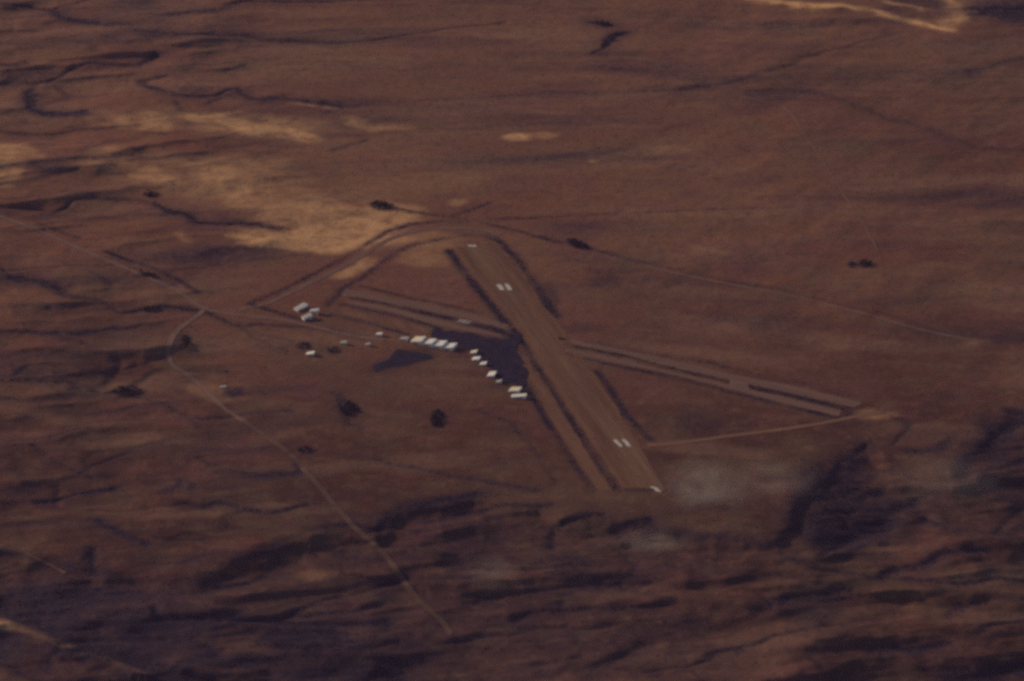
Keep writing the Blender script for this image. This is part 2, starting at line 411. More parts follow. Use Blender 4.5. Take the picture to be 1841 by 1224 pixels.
blob(VEG_SHADE, 880, 640, 90, 60, 0.35, ang=30, hard=0.4, tex=0.4, sc_=70)
VEG_SHADE *= 1 - 0.85 * SAND_LIGHT
BUSH *= 1 - 0.85 * SAND_LIGHT

# --- scrub-grown ditches and verges of the airfield (straight lines)
strip_line([(806, 450), (835, 489), (869, 533), (905, 577), (935, 605)], 9, 0.8, 0.85)
strip_line([(935, 605), (965, 660), (1010, 730), (1050, 795), (1108, 880)], 8, 0.8, 0.7)
strip_line([(938, 680), (985, 760), (1020, 815), (1066, 884)], 7, 0.8, 0.75)
strip_line([(870, 424), (895, 432), (930, 465), (960, 505), (985, 545), (1004, 572)], 10, 0.8, 0.8)
strip_line([(960, 505), (985, 545), (1002, 570)], 14, 0.8, 0.6)
strip_line([(1074, 668), (1095, 695), (1125, 745), (1172, 792)], 8, 0.8, 0.6)
strip_line([(1108, 882), (1178, 880)], 6, 0.3, 0.4)
strip_line([(644, 513), (735, 535), (802, 548), (862, 562)], 5, 0.5, 0.6)
strip_line([(634, 535), (701, 548), (802, 571), (820, 574)], 7, 0.6, 0.75)
strip_line([(852, 583), (880, 589), (915, 602), (935, 606)], 11, 0.6, 0.9)
strip_line([(610, 546), (701, 565), (768, 583), (792, 591)], 6, 0.6, 0.7)
strip_line([(594, 565), (667, 582), (735, 602)], 6, 0.6, 0.75)
strip_line([(1021, 620), (1139, 643), (1220, 664), (1247, 671), (1309, 685)], 9, 0.6, 0.8)
strip_line([(1347, 695), (1431, 713), (1522, 734)], 9, 0.6, 0.8)
strip_line([(1006, 634), (1105, 657), (1220, 680), (1314, 705), (1395, 725), (1510, 752), (1528, 744)], 6, 0.6, 0.7)
strip_line([(1060, 616), (1140, 630), (1240, 647), (1288, 655), (1359, 674), (1443, 689), (1538, 714)], 9, 0.6, 0.4)
strip_line([(451, 545), (505, 523), (560, 495), (620, 464), (660, 438), (700, 415), (740, 403), (790, 398), (845, 399)], 8, 0.8, 0.65)
strip_line([(590, 548), (615, 520), (650, 500), (690, 470), (720, 450), (750, 438), (790, 430), (830, 424), (870, 424)], 9, 0.8, 0.6)
strip_line([(451, 548), (480, 556), (520, 568), (560, 578)], 8, 0.6, 0.7)
strip_line([(690, 372), (730, 378), (800, 390), (850, 397), (880, 403), (930, 415), (990, 432), (1040, 441), (1080, 452), (1150, 470), (1220, 486)], 7, 0.8, 0.5)
strip_line([(1220, 486), (1300, 503), (1400, 520), (1470, 537), (1540, 555), (1600, 567), (1650, 582)], 6, 0.5, 0.25)
strip_line([(845, 396), (950, 392), (1030, 387), (1150, 382), (1300, 376), (1500, 370)], 7, 0.6, 0.36)
strip_line([(815, 388), (850, 376), (880, 365)], 6, 0.5, 0.5)
strip_line([(70, 402), (120, 421), (145, 428)], 6, 0.5, 0.7)
strip_line([(190, 452), (242, 472), (270, 479), (320, 503), (355, 525)], 7, 0.6, 0.75)
strip_line([(1000, 790), (1030, 792), (1100, 788)], 7, 0.2, 0.25)
strip_line([(860, 738), (920, 760), (965, 815), (1000, 870)], 6, 0.5, 0.35)

# --- general texture of the cover
VEG_SHADE += 0.85 * np.clip(streak - 0.02, 0, 1) * wild * (1 - 0.6 * low) + 0.35 * np.clip(fbm(GX, GY, 170, 90, 101, 5), 0, 1) * (1 - 0.5 * low)
BUSH += 0.10 * np.clip(streak, 0, 1) * wild
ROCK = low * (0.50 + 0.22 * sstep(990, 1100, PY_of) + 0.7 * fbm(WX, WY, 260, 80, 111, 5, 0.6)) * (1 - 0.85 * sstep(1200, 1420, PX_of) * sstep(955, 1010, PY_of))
cliff_shade = np.exp(-((below - 38) / 34) ** 2) * np.clip(0.55 + 1.3 * fbm(WX, WY, 170, 120, 115, 4), 0, 1)  # shaded scarp foot, painted into the cover as a dark band
VEG_SHADE = np.maximum(VEG_SHADE, 0.85 * cliff_shade)
VEG_SHADE += low * sstep(1010, 1090, PY_of) * sstep(950, 500, PX_of) * np.clip(0.30 + 0.22 * sstep(420, 100, PX_of) + 1.0 * fbm(WX, WY, 260, 120, 117, 4), 0, 0.85) * (1 - SAND_LIGHT)  # cover darkens toward the lower left
ROCK = np.clip(ROCK, 0, 1) * (1 - SAND_LIGHT)
PALE = np.clip(0.5 + 1.0 * fbm(BX - 0.4 * BY, BY, 420, 110, 121, 5, 0.52), 0, 1)
HUE = np.clip(0.5 + 0.9 * fbm(GX, GY, 170, 150, 131, 4), 0, 1)
RED = np.clip(0.5 + 0.8 * fbm(GX, GY, 500, 300, 141, 3) + 0.25 * sstep(560, 800, PY_of) * (1 - low) - 0.25 * sstep(350, 100, PY_of), 0, 1)

DARK = sstep(430, 860, PY_of) * 1.0 + 0.30 * sstep(1250, 1800, PX_of) * (1 - sstep(420, 900, PY_of)) + 0.25 * fbm(GX, GY, 700, 500, 161, 3)  # brightness falloff toward the near ground, put into the ground colour
def sample(M, x, y):
    fx = np.clip((np.asarray(x) - X0) / STEP, 0, len(gx) - 1.001); fy = np.clip((np.asarray(y) - Y0) / STEP, 0, len(gy) - 1.001)
    i = fy.astype(int); j = fx.astype(int); v = fy - i; u = fx - j
    return (M[i, j] * (1 - u) + M[i, j + 1] * u) * (1 - v) + (M[i + 1, j] * (1 - u) + M[i + 1, j + 1] * u) * v

def lift(x, y, extra=0.0):
    """a point of the z = 0 map, moved along the line of sight onto the relief"""
    h = sample(H, x, y) + extra
    f = (CAM[2] - h) / CAM[2]
    return CAM[0] + (x - CAM[0]) * f, CAM[1] + (y - CAM[1]) * f, h

def at(px, py, extra=0.0):
    x, y = flat(px, py)
    return lift(x, y, extra)

# ---------------------------------------------------------------- materials
def new_mat(name):
    m = bpy.data.materials.new(name)
    m.use_nodes = True
    n = m.node_tree.nodes
    n.clear()
    out = n.new('ShaderNodeOutputMaterial')
    b = n.new('ShaderNodeBsdfPrincipled')
    m.node_tree.links.new(b.outputs[0], out.inputs['Surface'])
    b.inputs['Roughness'].default_value = 0.95
    b.inputs['Specular IOR Level'].default_value = 0.1
    return m, n, m.node_tree.links, b

def noise(n, l, scale, detail=4, coord=None, rough=0.55):
    t = n.new('ShaderNodeTexNoise')
    t.inputs['Scale'].default_value = scale
    t.inputs['Detail'].default_value = detail
    t.inputs['Roughness'].default_value = rough
    if coord is not None:
        l.new(coord, t.inputs['Vector'])
    return t.outputs['Fac']

def mixc(n, l, fac, a, b, blend='MIX'):
    m = n.new('ShaderNodeMix')
    m.data_type = 'RGBA'
    m.blend_type = blend
    ins = {'Factor': [i for i in m.inputs if i.identifier == 'Factor_Float'][0],
           'A': [i for i in m.inputs if i.identifier == 'A_Color'][0],
           'B': [i for i in m.inputs if i.identifier == 'B_Color'][0]}
    for k, v in (('Factor', fac), ('A', a), ('B', b)):
        if hasattr(v, 'is_linked') or hasattr(v, 'links'):
            l.new(v, ins[k])
        elif k == 'Factor':
            ins[k].default_value = v
        else:
            ins[k].default_value = (*v, 1)
    return [o for o in m.outputs if o.identifier == 'Result_Color'][0]

def ramp(n, l, fac, lo, hi, v0=0.0, v1=1.0):
    r = n.new('ShaderNodeMapRange')
    r.inputs['From Min'].default_value = lo; r.inputs['From Max'].default_value = hi
    r.inputs['To Min'].default_value = v0; r.inputs['To Max'].default_value = v1
    l.new(fac, r.inputs['Value'])
    return r.outputs['Result']

SOIL_RED = (0.235, 0.092, 0.056)
SOIL_TAN = (0.270, 0.130, 0.078)

def soil_mat(name, c0, c1, scale=0.02, bump=0.25, along=None):
    m, n, l, b = new_mat(name)
    co = n.new('ShaderNodeTexCoord').outputs['Object']
    if along is not None:                # wheel-worn streaks along the strip
        r1 = n.new('ShaderNodeVectorRotate'); r1.rotation_type = 'Z_AXIS'; r1.inputs['Angle'].default_value = -along
        l.new(co, r1.inputs['Vector'])
        sc1 = n.new('ShaderNodeVectorMath'); sc1.operation = 'MULTIPLY'; sc1.inputs[1].default_value = (0.10, 1.6, 1)
        l.new(r1.outputs[0], sc1.inputs[0]); co = sc1.outputs[0]
    f = ramp(n, l, noise(n, l, scale, 5, co), 0.3, 0.7)
    c = mixc(n, l, f, c0, c1)
    f2 = ramp(n, l, noise(n, l, scale * 9, 3, co), 0.3, 0.75, 0.82, 1.1)
    mul = n.new('ShaderNodeVectorMath'); mul.operation = 'SCALE'
    l.new(c, mul.inputs[0]); l.new(f2, mul.inputs['Scale'])
    l.new(mul.outputs[0], b.inputs['Base Color'])
    bp = n.new('ShaderNodeBump'); bp.inputs['Distance'].default_value = bump; bp.inputs['Strength'].default_value = 0.6
    l.new(noise(n, l, 0.25, 3, co), bp.inputs['Height'])
    l.new(bp.outputs[0], b.inputs['Normal'])
    return m

def ground_mat():
    m, n, l, b = new_mat('desert_ground')
    co = n.new('ShaderNodeTexCoord').outputs['Object']
    a1 = n.new('ShaderNodeAttribute'); a1.attribute_name = 'cover'
    a2 = n.new('ShaderNodeAttribute'); a2.attribute_name = 'soil'
    s1 = n.new('ShaderNodeSeparateColor'); l.new(a1.outputs['Color'], s1.inputs[0])
    s2 = n.new('ShaderNodeSeparateColor'); l.new(a2.outputs['Color'], s2.inputs[0])
    veg, sand, rock = s1.outputs
    def shift(v):
        mp = n.new('ShaderNodeVectorMath'); mp.operation = 'ADD'; l.new(co, mp.inputs[0]); mp.inputs[1].default_value = v
        return mp.outputs[0]
    co2, co3, co4 = shift((3000, 911, 55)), shift((-1700, 4100, 12)), shift((820, -2600, 77))
    pale, hue, red = s2.outputs
    c = mixc(n, l, red, SOIL_TAN, SOIL_RED)
    a3 = n.new('ShaderNodeAttribute'); a3.attribute_name = 'falloff'
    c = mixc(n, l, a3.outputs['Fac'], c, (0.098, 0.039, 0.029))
    c = mixc(n, l, ramp(n, l, hue, 0.55, 1.0, 0, 0.55), c, (0.19, 0.115, 0.070))
    c = mixc(n, l, ramp(n, l, hue, 0.42, 0.0, 0, 0.5), c, (0.22, 0.090, 0.080))
    c = mixc(n, l, ramp(n, l, pale, 0.55, 1.0, 0, 0.5), c, (0.31, 0.175, 0.115))
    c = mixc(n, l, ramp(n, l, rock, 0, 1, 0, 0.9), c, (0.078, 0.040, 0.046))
    g = noise(n, l, 0.035, 6, co, 0.62)
    c = mixc(n, l, ramp(n, l, g, 0.46, 0.72, 0, 0.55), c, (0.100, 0.048, 0.038))
    c = mixc(n, l, ramp(n, l, noise(n, l, 0.028, 6, co2, 0.65), 0.50, 0.75, 0, 0.45), c, (0.31, 0.165, 0.100))
    c = mixc(n, l, ramp(n, l, noise(n, l, 0.016, 4, co3, 0.6), 0.52, 0.72, 0, 0.40), c, (0.155, 0.105, 0.070))
    c = mixc(n, l, ramp(n, l, noise(n, l, 0.019, 4, co4, 0.6), 0.54, 0.72, 0, 0.45), c, (0.22, 0.080, 0.072))
    sg = n.new('ShaderNodeMath'); sg.operation = 'MULTIPLY'
    l.new(sand, sg.inputs[0]); l.new(ramp(n, l, noise(n, l, 0.022, 5, co), 0.30, 0.56, 0.40, 1.25), sg.inputs[1])
    c = mixc(n, l, sg.outputs[0], c, (0.78, 0.44, 0.21))
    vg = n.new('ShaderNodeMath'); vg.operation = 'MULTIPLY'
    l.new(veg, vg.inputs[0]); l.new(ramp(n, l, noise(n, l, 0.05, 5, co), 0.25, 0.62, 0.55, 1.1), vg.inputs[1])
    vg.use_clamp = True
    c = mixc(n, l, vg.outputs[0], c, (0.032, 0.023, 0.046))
    l.new(c, b.inputs['Base Color'])
    bp = n.new('ShaderNodeBump'); bp.inputs['Distance'].default_value = 3.0; bp.inputs['Strength'].default_value = 0.5
    l.new(noise(n, l, 0.06, 5, co, 0.6), bp.inputs['Height'])
    l.new(bp.outputs[0], b.inputs['Normal'])
    return m

def plain_mat(name, col, rough=0.7, spec=0.3, metal=0.0, var=0.12, scale=0.3):
    m, n, l, b = new_mat(name)
    co = n.new('ShaderNodeTexCoord').outputs['Object']
    f = ramp(n, l, noise(n, l, scale, 4, co), 0.3, 0.7)
    c = mixc(n, l, f, tuple(v * (1 - var) for v in col), tuple(min(1, v * (1 + var)) for v in col))
    l.new(c, b.inputs['Base Color'])
    b.inputs['Roughness'].default_value = rough
    b.inputs['Specular IOR Level'].default_value = spec
    b.inputs['Metallic'].default_value = metal
    return m

M = {}
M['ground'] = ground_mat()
_pa, _pb = flat_pts([(851, 442), (1178, 880)])
ANG_A = math.atan2(_pb[1] - _pa[1], _pb[0] - _pa[0])
_pa, _pb = flat_pts([(640, 525), (1530, 728)])
ANG_B = math.atan2(_pb[1] - _pa[1], _pb[0] - _pa[0])
M['strip'] = soil_mat('graded_gravel', along=ANG_A, c0=(0.150, 0.076, 0.047), c1=(0.270, 0.140, 0.088))
M['runway'] = soil_mat('runway_gravel', (0.150, 0.080, 0.050), (0.285, 0.162, 0.104), 0.02, along=ANG_A)
M['runway_b'] = soil_mat('runway_soil', (0.200, 0.116, 0.092), (0.265, 0.155, 0.120), 0.015, along=ANG_B)
M['road'] = soil_mat('dirt_road', (0.210, 0.125, 0.103), (0.265, 0.160, 0.128), 0.02)
M['road_dim'] = soil_mat('old_dirt_road', (0.130, 0.073, 0.058), (0.190, 0.110, 0.085), 0.02)
M['road_pale'] = soil_mat('pale_dirt_road', (0.240, 0.126, 0.086), (0.290, 0.155, 0.104), 0.02)
M['asphalt'] = soil_mat('apron_asphalt', (0.016, 0.014, 0.042), (0.046, 0.036, 0.066), 0.03, 0.02)
M['paint'] = plain_mat('white_marker_paint', (0.66, 0.63, 0.58), 0.8, 0.2, var=0.25, scale=0.15)
M['roof_white'] = plain_mat('white_sheet_roof', (0.93, 0.91, 0.86), 0.45, 0.5, var=0.06)
M['roof_cream'] = plain_mat('cream_sheet_roof', (0.84, 0.78, 0.60), 0.5, 0.4, var=0.08)
M['roof_pale'] = plain_mat('weathered_pale_roof', (0.60, 0.58, 0.59), 0.5, 0.4, var=0.12)
M['roof_grey'] = plain_mat('grey_sheet_roof', (0.45, 0.43, 0.42), 0.5, 0.4, var=0.1)
M['wall'] = plain_mat('pale_painted_wall', (0.80, 0.76, 0.70), 0.8, 0.2)
M['door'] = plain_mat('dull_steel_door', (0.30, 0.31, 0.33), 0.6, 0.3)
M['glass'] = plain_mat('window_glass', (0.03, 0.04, 0.05), 0.1, 0.6)
M['leaf'] = plain_mat('grey_green_leaves', (0.032, 0.032, 0.034), 0.9, 0.1, var=0.35, scale=0.2)
M['scrub'] = plain_mat('dry_dark_scrub', (0.046, 0.034, 0.042), 0.95, 0.05, var=0.35, scale=0.05)
M['bark'] = plain_mat('tree_bark', (0.12, 0.08, 0.06), 0.9, 0.1)

# ---------------------------------------------------------------- mesh helpers
def mesh_obj(name, v, f, mat, parent=None, smooth=False):
    me = bpy.data.meshes.new(name)
    v = np.asarray(v, np.float32)
    if isinstance(f, np.ndarray):
        k = f.shape[1]
        me.vertices.add(len(v)); me.vertices.foreach_set('co', v.ravel())
        me.loops.add(f.size); me.loops.foreach_set('vertex_index', f.ravel().astype(np.int32))
        me.polygons.add(len(f)); me.polygons.foreach_set('loop_start', np.arange(0, f.size, k, dtype=np.int32))
        me.polygons.foreach_set('loop_total', np.full(len(f), k, np.int32))
        me.update(calc_edges=True)
    else:
        me.from_pydata([tuple(p) for p in v.tolist()], [], f)
        me.update()
    if smooth:
        me.polygons.foreach_set('use_smooth', np.ones(len(me.polygons), bool))
    me.materials.append(mat)
    o = bpy.data.objects.new(name, me)
    sc.collection.objects.link(o)
    if parent is not None:
        o.parent = parent
    return o

def tag(o, label=None, cat=None, group=None, kind=None):
    if label: o['label'] = label
    if cat: o['category'] = cat
    if group: o['group'] = group
    if kind: o['kind'] = kind
    return o

def empty(name, loc, rz=0.0):
    o = bpy.data.objects.new(name, None)
    o.location = loc; o.rotation_euler = (0, 0, rz)
    sc.collection.objects.link(o)
    return o

# ---------------------------------------------------------------- the ground: one sheet to the horizon
def axis(a, b, step, far):
    core = np.arange(a, b + step * 0.5, step)
    out = []; d = step
    x = b
    while x < far:
        d *= 1.28; x += d; out.append(x)
    o2 = []; d = step; x = a
    while x > -far:
        d *= 1.28; x -= d; o2.append(x)
    return np.array(o2[::-1] + core.tolist() + out)

tx = axis(-1900.0, 1900.0, 4.6, 60000.0)
ty = axis(-2250.0, 3050.0, 5.6, 60000.0)
TX, TY = np.meshgrid(tx, ty)
h = np.zeros_like(TX)
for _ in range(14):                      # height at a true ground position
    f = CAM[2] / (CAM[2] - h)
    hx = CAM[0] + (TX - CAM[0]) * f; hy = CAM[1] + (TY - CAM[1]) * f
    h = 0.35 * h + 0.65 * sample(H, hx, hy)
f = CAM[2] / (CAM[2] - h)
hx = CAM[0] + (TX - CAM[0]) * f; hy = CAM[1] + (TY - CAM[1]) * f
outer = sstep(2500, 9000, np.maximum(np.abs(TX), np.abs(TY)))
h = h * (1 - outer) + outer * (-20 + 60 * fbm(TX, TY, 9000, 6000, 151, 3))
ny, nx = TX.shape
idx = np.arange(ny * nx).reshape(ny, nx)
quads = np.stack([idx[:-1, :-1], idx[:-1, 1:], idx[1:, 1:], idx[1:, :-1]], -1).reshape(-1, 4)
ground = mesh_obj('ground', np.stack([TX, TY, h], -1).reshape(-1, 3), quads, M['ground'], smooth=True)
tag(ground, kind='structure')
def set_attr(o, name, maps):
    at_ = o.data.color_attributes.new(name, 'FLOAT_COLOR', 'POINT')
    arr = np.ones((ny * nx, 4), np.float32)
    for k, mp in enumerate(maps):
        arr[:, k] = np.clip(sample(mp, hx, hy), 0, 1).ravel()
    at_.data.foreach_set('color', arr.ravel())
set_attr(ground, 'cover', (VEG_SHADE, SAND_LIGHT, ROCK))
set_attr(ground, 'soil', (PALE, HUE, RED))
set_attr(ground, 'falloff', (DARK, DARK, DARK))

# ---------------------------------------------------------------- runways, taxiways, apron, roads
def ribbon(name, left, right, z, mat, ragged=3.0, across=6, step=8.0, seed=200):
    """a sheet between two edge lines given in photo pixels, draped on the relief"""
    L = flat_pts(left); Rr = flat_pts(right)
    def resample(P, n):
        d = np.r_[0, np.cumsum(np.hypot(*np.diff(P, axis=0).T))]
        t = np.linspace(0, d[-1], n)
        return np.stack([np.interp(t, d, P[:, 0]), np.interp(t, d, P[:, 1])], 1)
    n = max(4, int(np.hypot(*np.diff(L, axis=0).T).sum() / step))
    A = resample(L, n); B = resample(Rr, n)
    dv = (B - A); w = np.hypot(dv[:, 0], dv[:, 1])[:, None]; dv = dv / w
    A = A + dv * (ragged * fbm(A[:, 0], A[:, 1], 45, 45, seed, 3))[:, None]
    B = B + dv * (ragged * fbm(B[:, 0], B[:, 1], 45, 45, seed + 7, 3))[:, None]
    t = np.linspace(0, 1, across + 1)[None, :, None]
    P = A[:, None, :] * (1 - t) + B[:, None, :] * t
    if ragged:                           # uneven ends
        e = ragged * fbm(P[[0, -1], :, 0].ravel() , P[[0, -1], :, 1].ravel(), 30, 30, seed + 3, 2).reshape(2, -1)
        ax = P[1] - P[0]; P[0] += ax / step * e[0][:, None]
        ax = P[-1] - P[-2]; P[-1] += ax / step * e[1][:, None]
    x, y, hh = lift(P[..., 0], P[..., 1], z)
    v = np.stack([x, y, hh], -1).reshape(-1, 3)
    k = across + 1
    ii = np.arange(n * k).reshape(n, k)
    q = np.stack([ii[:-1, :-1], ii[:-1, 1:], ii[1:, 1:], ii[1:, :-1]], -1).reshape(-1, 4)
    return mesh_obj(name, v, q[:, ::-1].copy(), mat)

def path(name, pts, width, z, mat, ragged=2.0, seed=300, across=2):
    P = smooth_line(pts, 6)
    F = flat_pts(P)
    tg = np.gradient(F, axis=0); tg /= np.hypot(tg[:, 0], tg[:, 1])[:, None]
    nrm = np.stack([-tg[:, 1], tg[:, 0]], 1)
    wv = np.interp(np.linspace(0, 1, len(F)), np.linspace(0, 1, len(np.atleast_1d(width))), np.atleast_1d(width))[:, None] / 2
    # back to pixels is not needed: ribbon() works on map positions through a pass-through
    A = F + nrm * wv; B = F - nrm * wv
    return ribbon_map(name, A, B, z, mat, ragged, across, seed)

def ribbon_map(name, L, Rr, z, mat, ragged, across, seed, step=7.0):
    d = np.r_[0, np.cumsum(np.hypot(*np.diff((L + Rr) / 2, axis=0).T))]
    n = max(4, int(d[-1] / step)); t = np.linspace(0, d[-1], n)
    A = np.stack([np.interp(t, d, L[:, 0]), np.interp(t, d, L[:, 1])], 1)
    B = np.stack([np.interp(t, d, Rr[:, 0]), np.interp(t, d, Rr[:, 1])], 1)
    dv = B - A; dv /= np.hypot(dv[:, 0], dv[:, 1])[:, None]
    A += dv * (ragged * fbm(A[:, 0], A[:, 1], 30, 30, seed, 3))[:, None]
    B += dv * (ragged * fbm(B[:, 0], B[:, 1], 30, 30, seed + 7, 3))[:, None]
    s = np.linspace(0, 1, across + 1)[None, :, None]
    P = A[:, None, :] * (1 - s) + B[:, None, :] * s
    x, y, hh = lift(P[..., 0], P[..., 1], z)
    k = across + 1
    ii = np.arange(n * k).reshape(n, k)
    q = np.stack([ii[:-1, :-1], ii[:-1, 1:], ii[1:, 1:], ii[1:, :-1]], -1).reshape(-1, 4)
    return mesh_obj(name, np.stack([x, y, hh], -1).reshape(-1, 3), q, mat)

st = lambda o: tag(o, kind='structure')
# north-south strip and its runway
st(ribbon('runway_strip', [(814, 446), (876, 524), (941, 606), (1020, 728), (1060, 790), (1118, 878)],
          [(886, 436), (948, 505), (996, 574), (1066, 668), (1115, 744), (1196, 878)], 0.35, M['strip'], 6.0))
rw = st(ribbon('runway', [(832, 446), (1160, 880)], [(872, 440), (1196, 880)], 0.7, M['runway'], 5.0))
# the crossing strip
st(ribbon('runway_strip', [(622, 519), (735, 540), (862, 568), (930, 588)], [(616, 531), (705, 545), (815, 568), (912, 592)], 0.35, M['runway_b'], 3.0))
st(ribbon('runway_strip', [(1002, 606), (1120, 628), (1180, 641), (1311, 672), (1419, 692), (1550, 724)],
          [(1008, 615), (1120, 636), (1180, 653), (1300, 680), (1419, 706), (1536, 732)], 0.35, M['runway_b'], 3.0))
st(ribbon('taxiway', [(628, 540), (701, 553), (800, 577), (905, 602)], [(622, 544), (701, 560), (790, 586), (900, 606)], 0.35, M['runway_b'], 3.0))
st(ribbon('taxiway', [(600, 553), (701, 572), (775, 592)], [(596, 560), (701, 585), (770, 600)], 0.35, M['strip'], 3.0))
st(ribbon('taxiway', [(1015, 626), (1120, 648), (1220, 670), (1323, 694), (1430, 719), (1514, 738)],
          [(1012, 632), (1110, 653), (1220, 676), (1323, 702), (1420, 727), (1506, 748)], 0.35, M['runway_b'], 3.0))
st(ribbon('taxiway', [(1310, 680), (1345, 688)], [(1313, 694), (1347, 702)], 0.5, M['road'], 3.0, seed=260))
st(ribbon('taxiway', [(948, 672), (992, 755), (1028, 815), (1076, 882)], [(965, 664), (1010, 738), (1046, 797), (1102, 882)], 0.35, M['strip'], 4.0))
# apron and the second sealed pad
def pad(name, poly, z, mat):
    P = flat_pts(poly)
    Q = []
    for i in range(len(P)):
        a, b = P[i], P[(i + 1) % len(P)]
        n = max(2, int(np.hypot(*(b - a)) / 6))
        for k in range(n):
            p = a + (b - a) * k / n
            Q.append(p + 7.0 * np.array([vnoise(p[0] / 22, p[1] / 22, 401), vnoise(p[0] / 22, p[1] / 22, 402)]))
    Q = np.array(Q)
    x, y, hh = lift(Q[:, 0], Q[:, 1], z)
    o = mesh_obj(name, np.stack([x, y, np.full_like(x, hh.max())], 1), [list(range(len(Q)))[::-1]], mat)
    return st(o)
pad('apron', [(782, 588), (800, 592), (842, 599), (903, 610), (930, 604), (940, 610), (928, 628), (950, 676), (940, 700), (922, 690), (899, 686), (872, 652), (860, 636), (822, 622), (775, 606)], 0.95, M['asphalt'])
pad('vehicle_park', [(716, 628), (750, 633), (782, 642), (748, 651), (705, 660), (672, 668), (668, 660), (700, 645)], 0.6, M['asphalt'])
# roads
st(path('road', [(-80, 352), (0, 388), (50, 406), (100, 427), (160, 454), (210, 475), (262, 497), (320, 523), (365, 553), (430, 566), (505, 574), (560, 586), (620, 600), (690, 612)], 15, 0.6, M['road'], seed=310))
st(path('road', [(374, 550), (354, 568), (318, 595), (302, 629), (311, 656), (334, 671), (364, 696), (397, 728), (421, 746), (440, 757)], 15, 0.8, M['road'], seed=325))
st(path('road', [(438, 756), (455, 768), (490, 792), (520, 815), (560, 858), (600, 905), (640, 950), (670, 976), (700, 1006), (722, 1040), (752, 1078), (790, 1112), (812, 1140)], [14, 15, 16, 17, 16], 1.0, M['road_dim'], seed=320))
st(path('perimeter_track', [(430, 556), (480, 545), (530, 522), (590, 492), (640, 466), (680, 440), (715, 424), (760, 413), (810, 410), (860, 412), (900, 422)], 16, 0.6, M['road'], seed=330))
st(path('perimeter_track', [(1165, 800), (1210, 797), (1300, 785), (1400, 772), (1480, 760), (1540, 748), (1590, 740)], 17, 0.6, M['road_pale'], seed=340))
st(path('dirt_track', [(1330, 172), (1410, 194), (1440, 232), (1477, 286), (1507, 333), (1524, 360), (1554, 404), (1578, 450)], 5.5, 0.6, M['road_pale'], seed=350))
st(path('dirt_track', [(1160, 478), (1240, 496), (1330, 514), (1440, 536), (1540, 560), (1640, 588), (1720, 606), (1770, 614)], 8, 0.6, M['road'], seed=360))
st(path('dirt_track', [(-40, 950), (0, 969), (67, 1004), (118, 1030)], 9, 0.9, M['road_dim'], seed=370))

# painted markers on the runway, parts of it
def marker(quad, z=1.0):
    P = flat_pts(quad)
    n = 5
    A = np.linspace(P[0], P[1], n); B = np.linspace(P[3], P[2], n)
    jit = np.random.default_rng(int(quad[0][0])).normal(0, 0.8, (2, n, 2))
    A = A + jit[0]; B = B + jit[1]
    x, y, hh = lift(np.r_[A[:, 0], B[:, 0]], np.r_[A[:, 1], B[:, 1]], z)
    q = np.array([[i, i + 1, n + i + 1, n + i] for i in range(n - 1)])
    return mesh_obj('painted_marker', np.stack([x, y, hh], 1), q, M['paint'], rw)
marker([(892, 511), (899, 521), (908, 521), (900, 511)])
marker([(906, 510), (914, 521), (922, 521), (913, 510)])
marker([(1102, 789), (1112, 802), (1120, 803), (1110, 791)])
marker([(1117, 789), (1127, 802), (1135, 802), (1124, 789)])
marker([(840, 440), (843, 443), (858, 443), (854, 440)])
marker([(1168, 874), (1180, 883), (1190, 884), (1178, 875)])
marker([(824, 573), (827, 575.5), (849, 579), (846, 577)])
marker([(818, 575.5), (822, 578), (845, 582), (841, 580)])

# ---------------------------------------------------------------- buildings
def box(x0, x1, y0, y1, z0, z1):
    v = [(x0, y0, z0), (x1, y0, z0), (x1, y1, z0), (x0, y1, z0), (x0, y0, z1), (x1, y0, z1), (x1, y1, z1), (x0, y1, z1)]
    f = [(3, 2, 1, 0), (4, 5, 6, 7), (0, 1, 5, 4), (1, 2, 6, 5), (2, 3, 7, 6), (3, 0, 4, 7)]
    return v, f

def boxes(lst):
    V, F = [], []
    for b in lst:
        v, f = box(*b)
        F += [tuple(i + len(V) for i in q) for q in f]; V += v
    return V, F

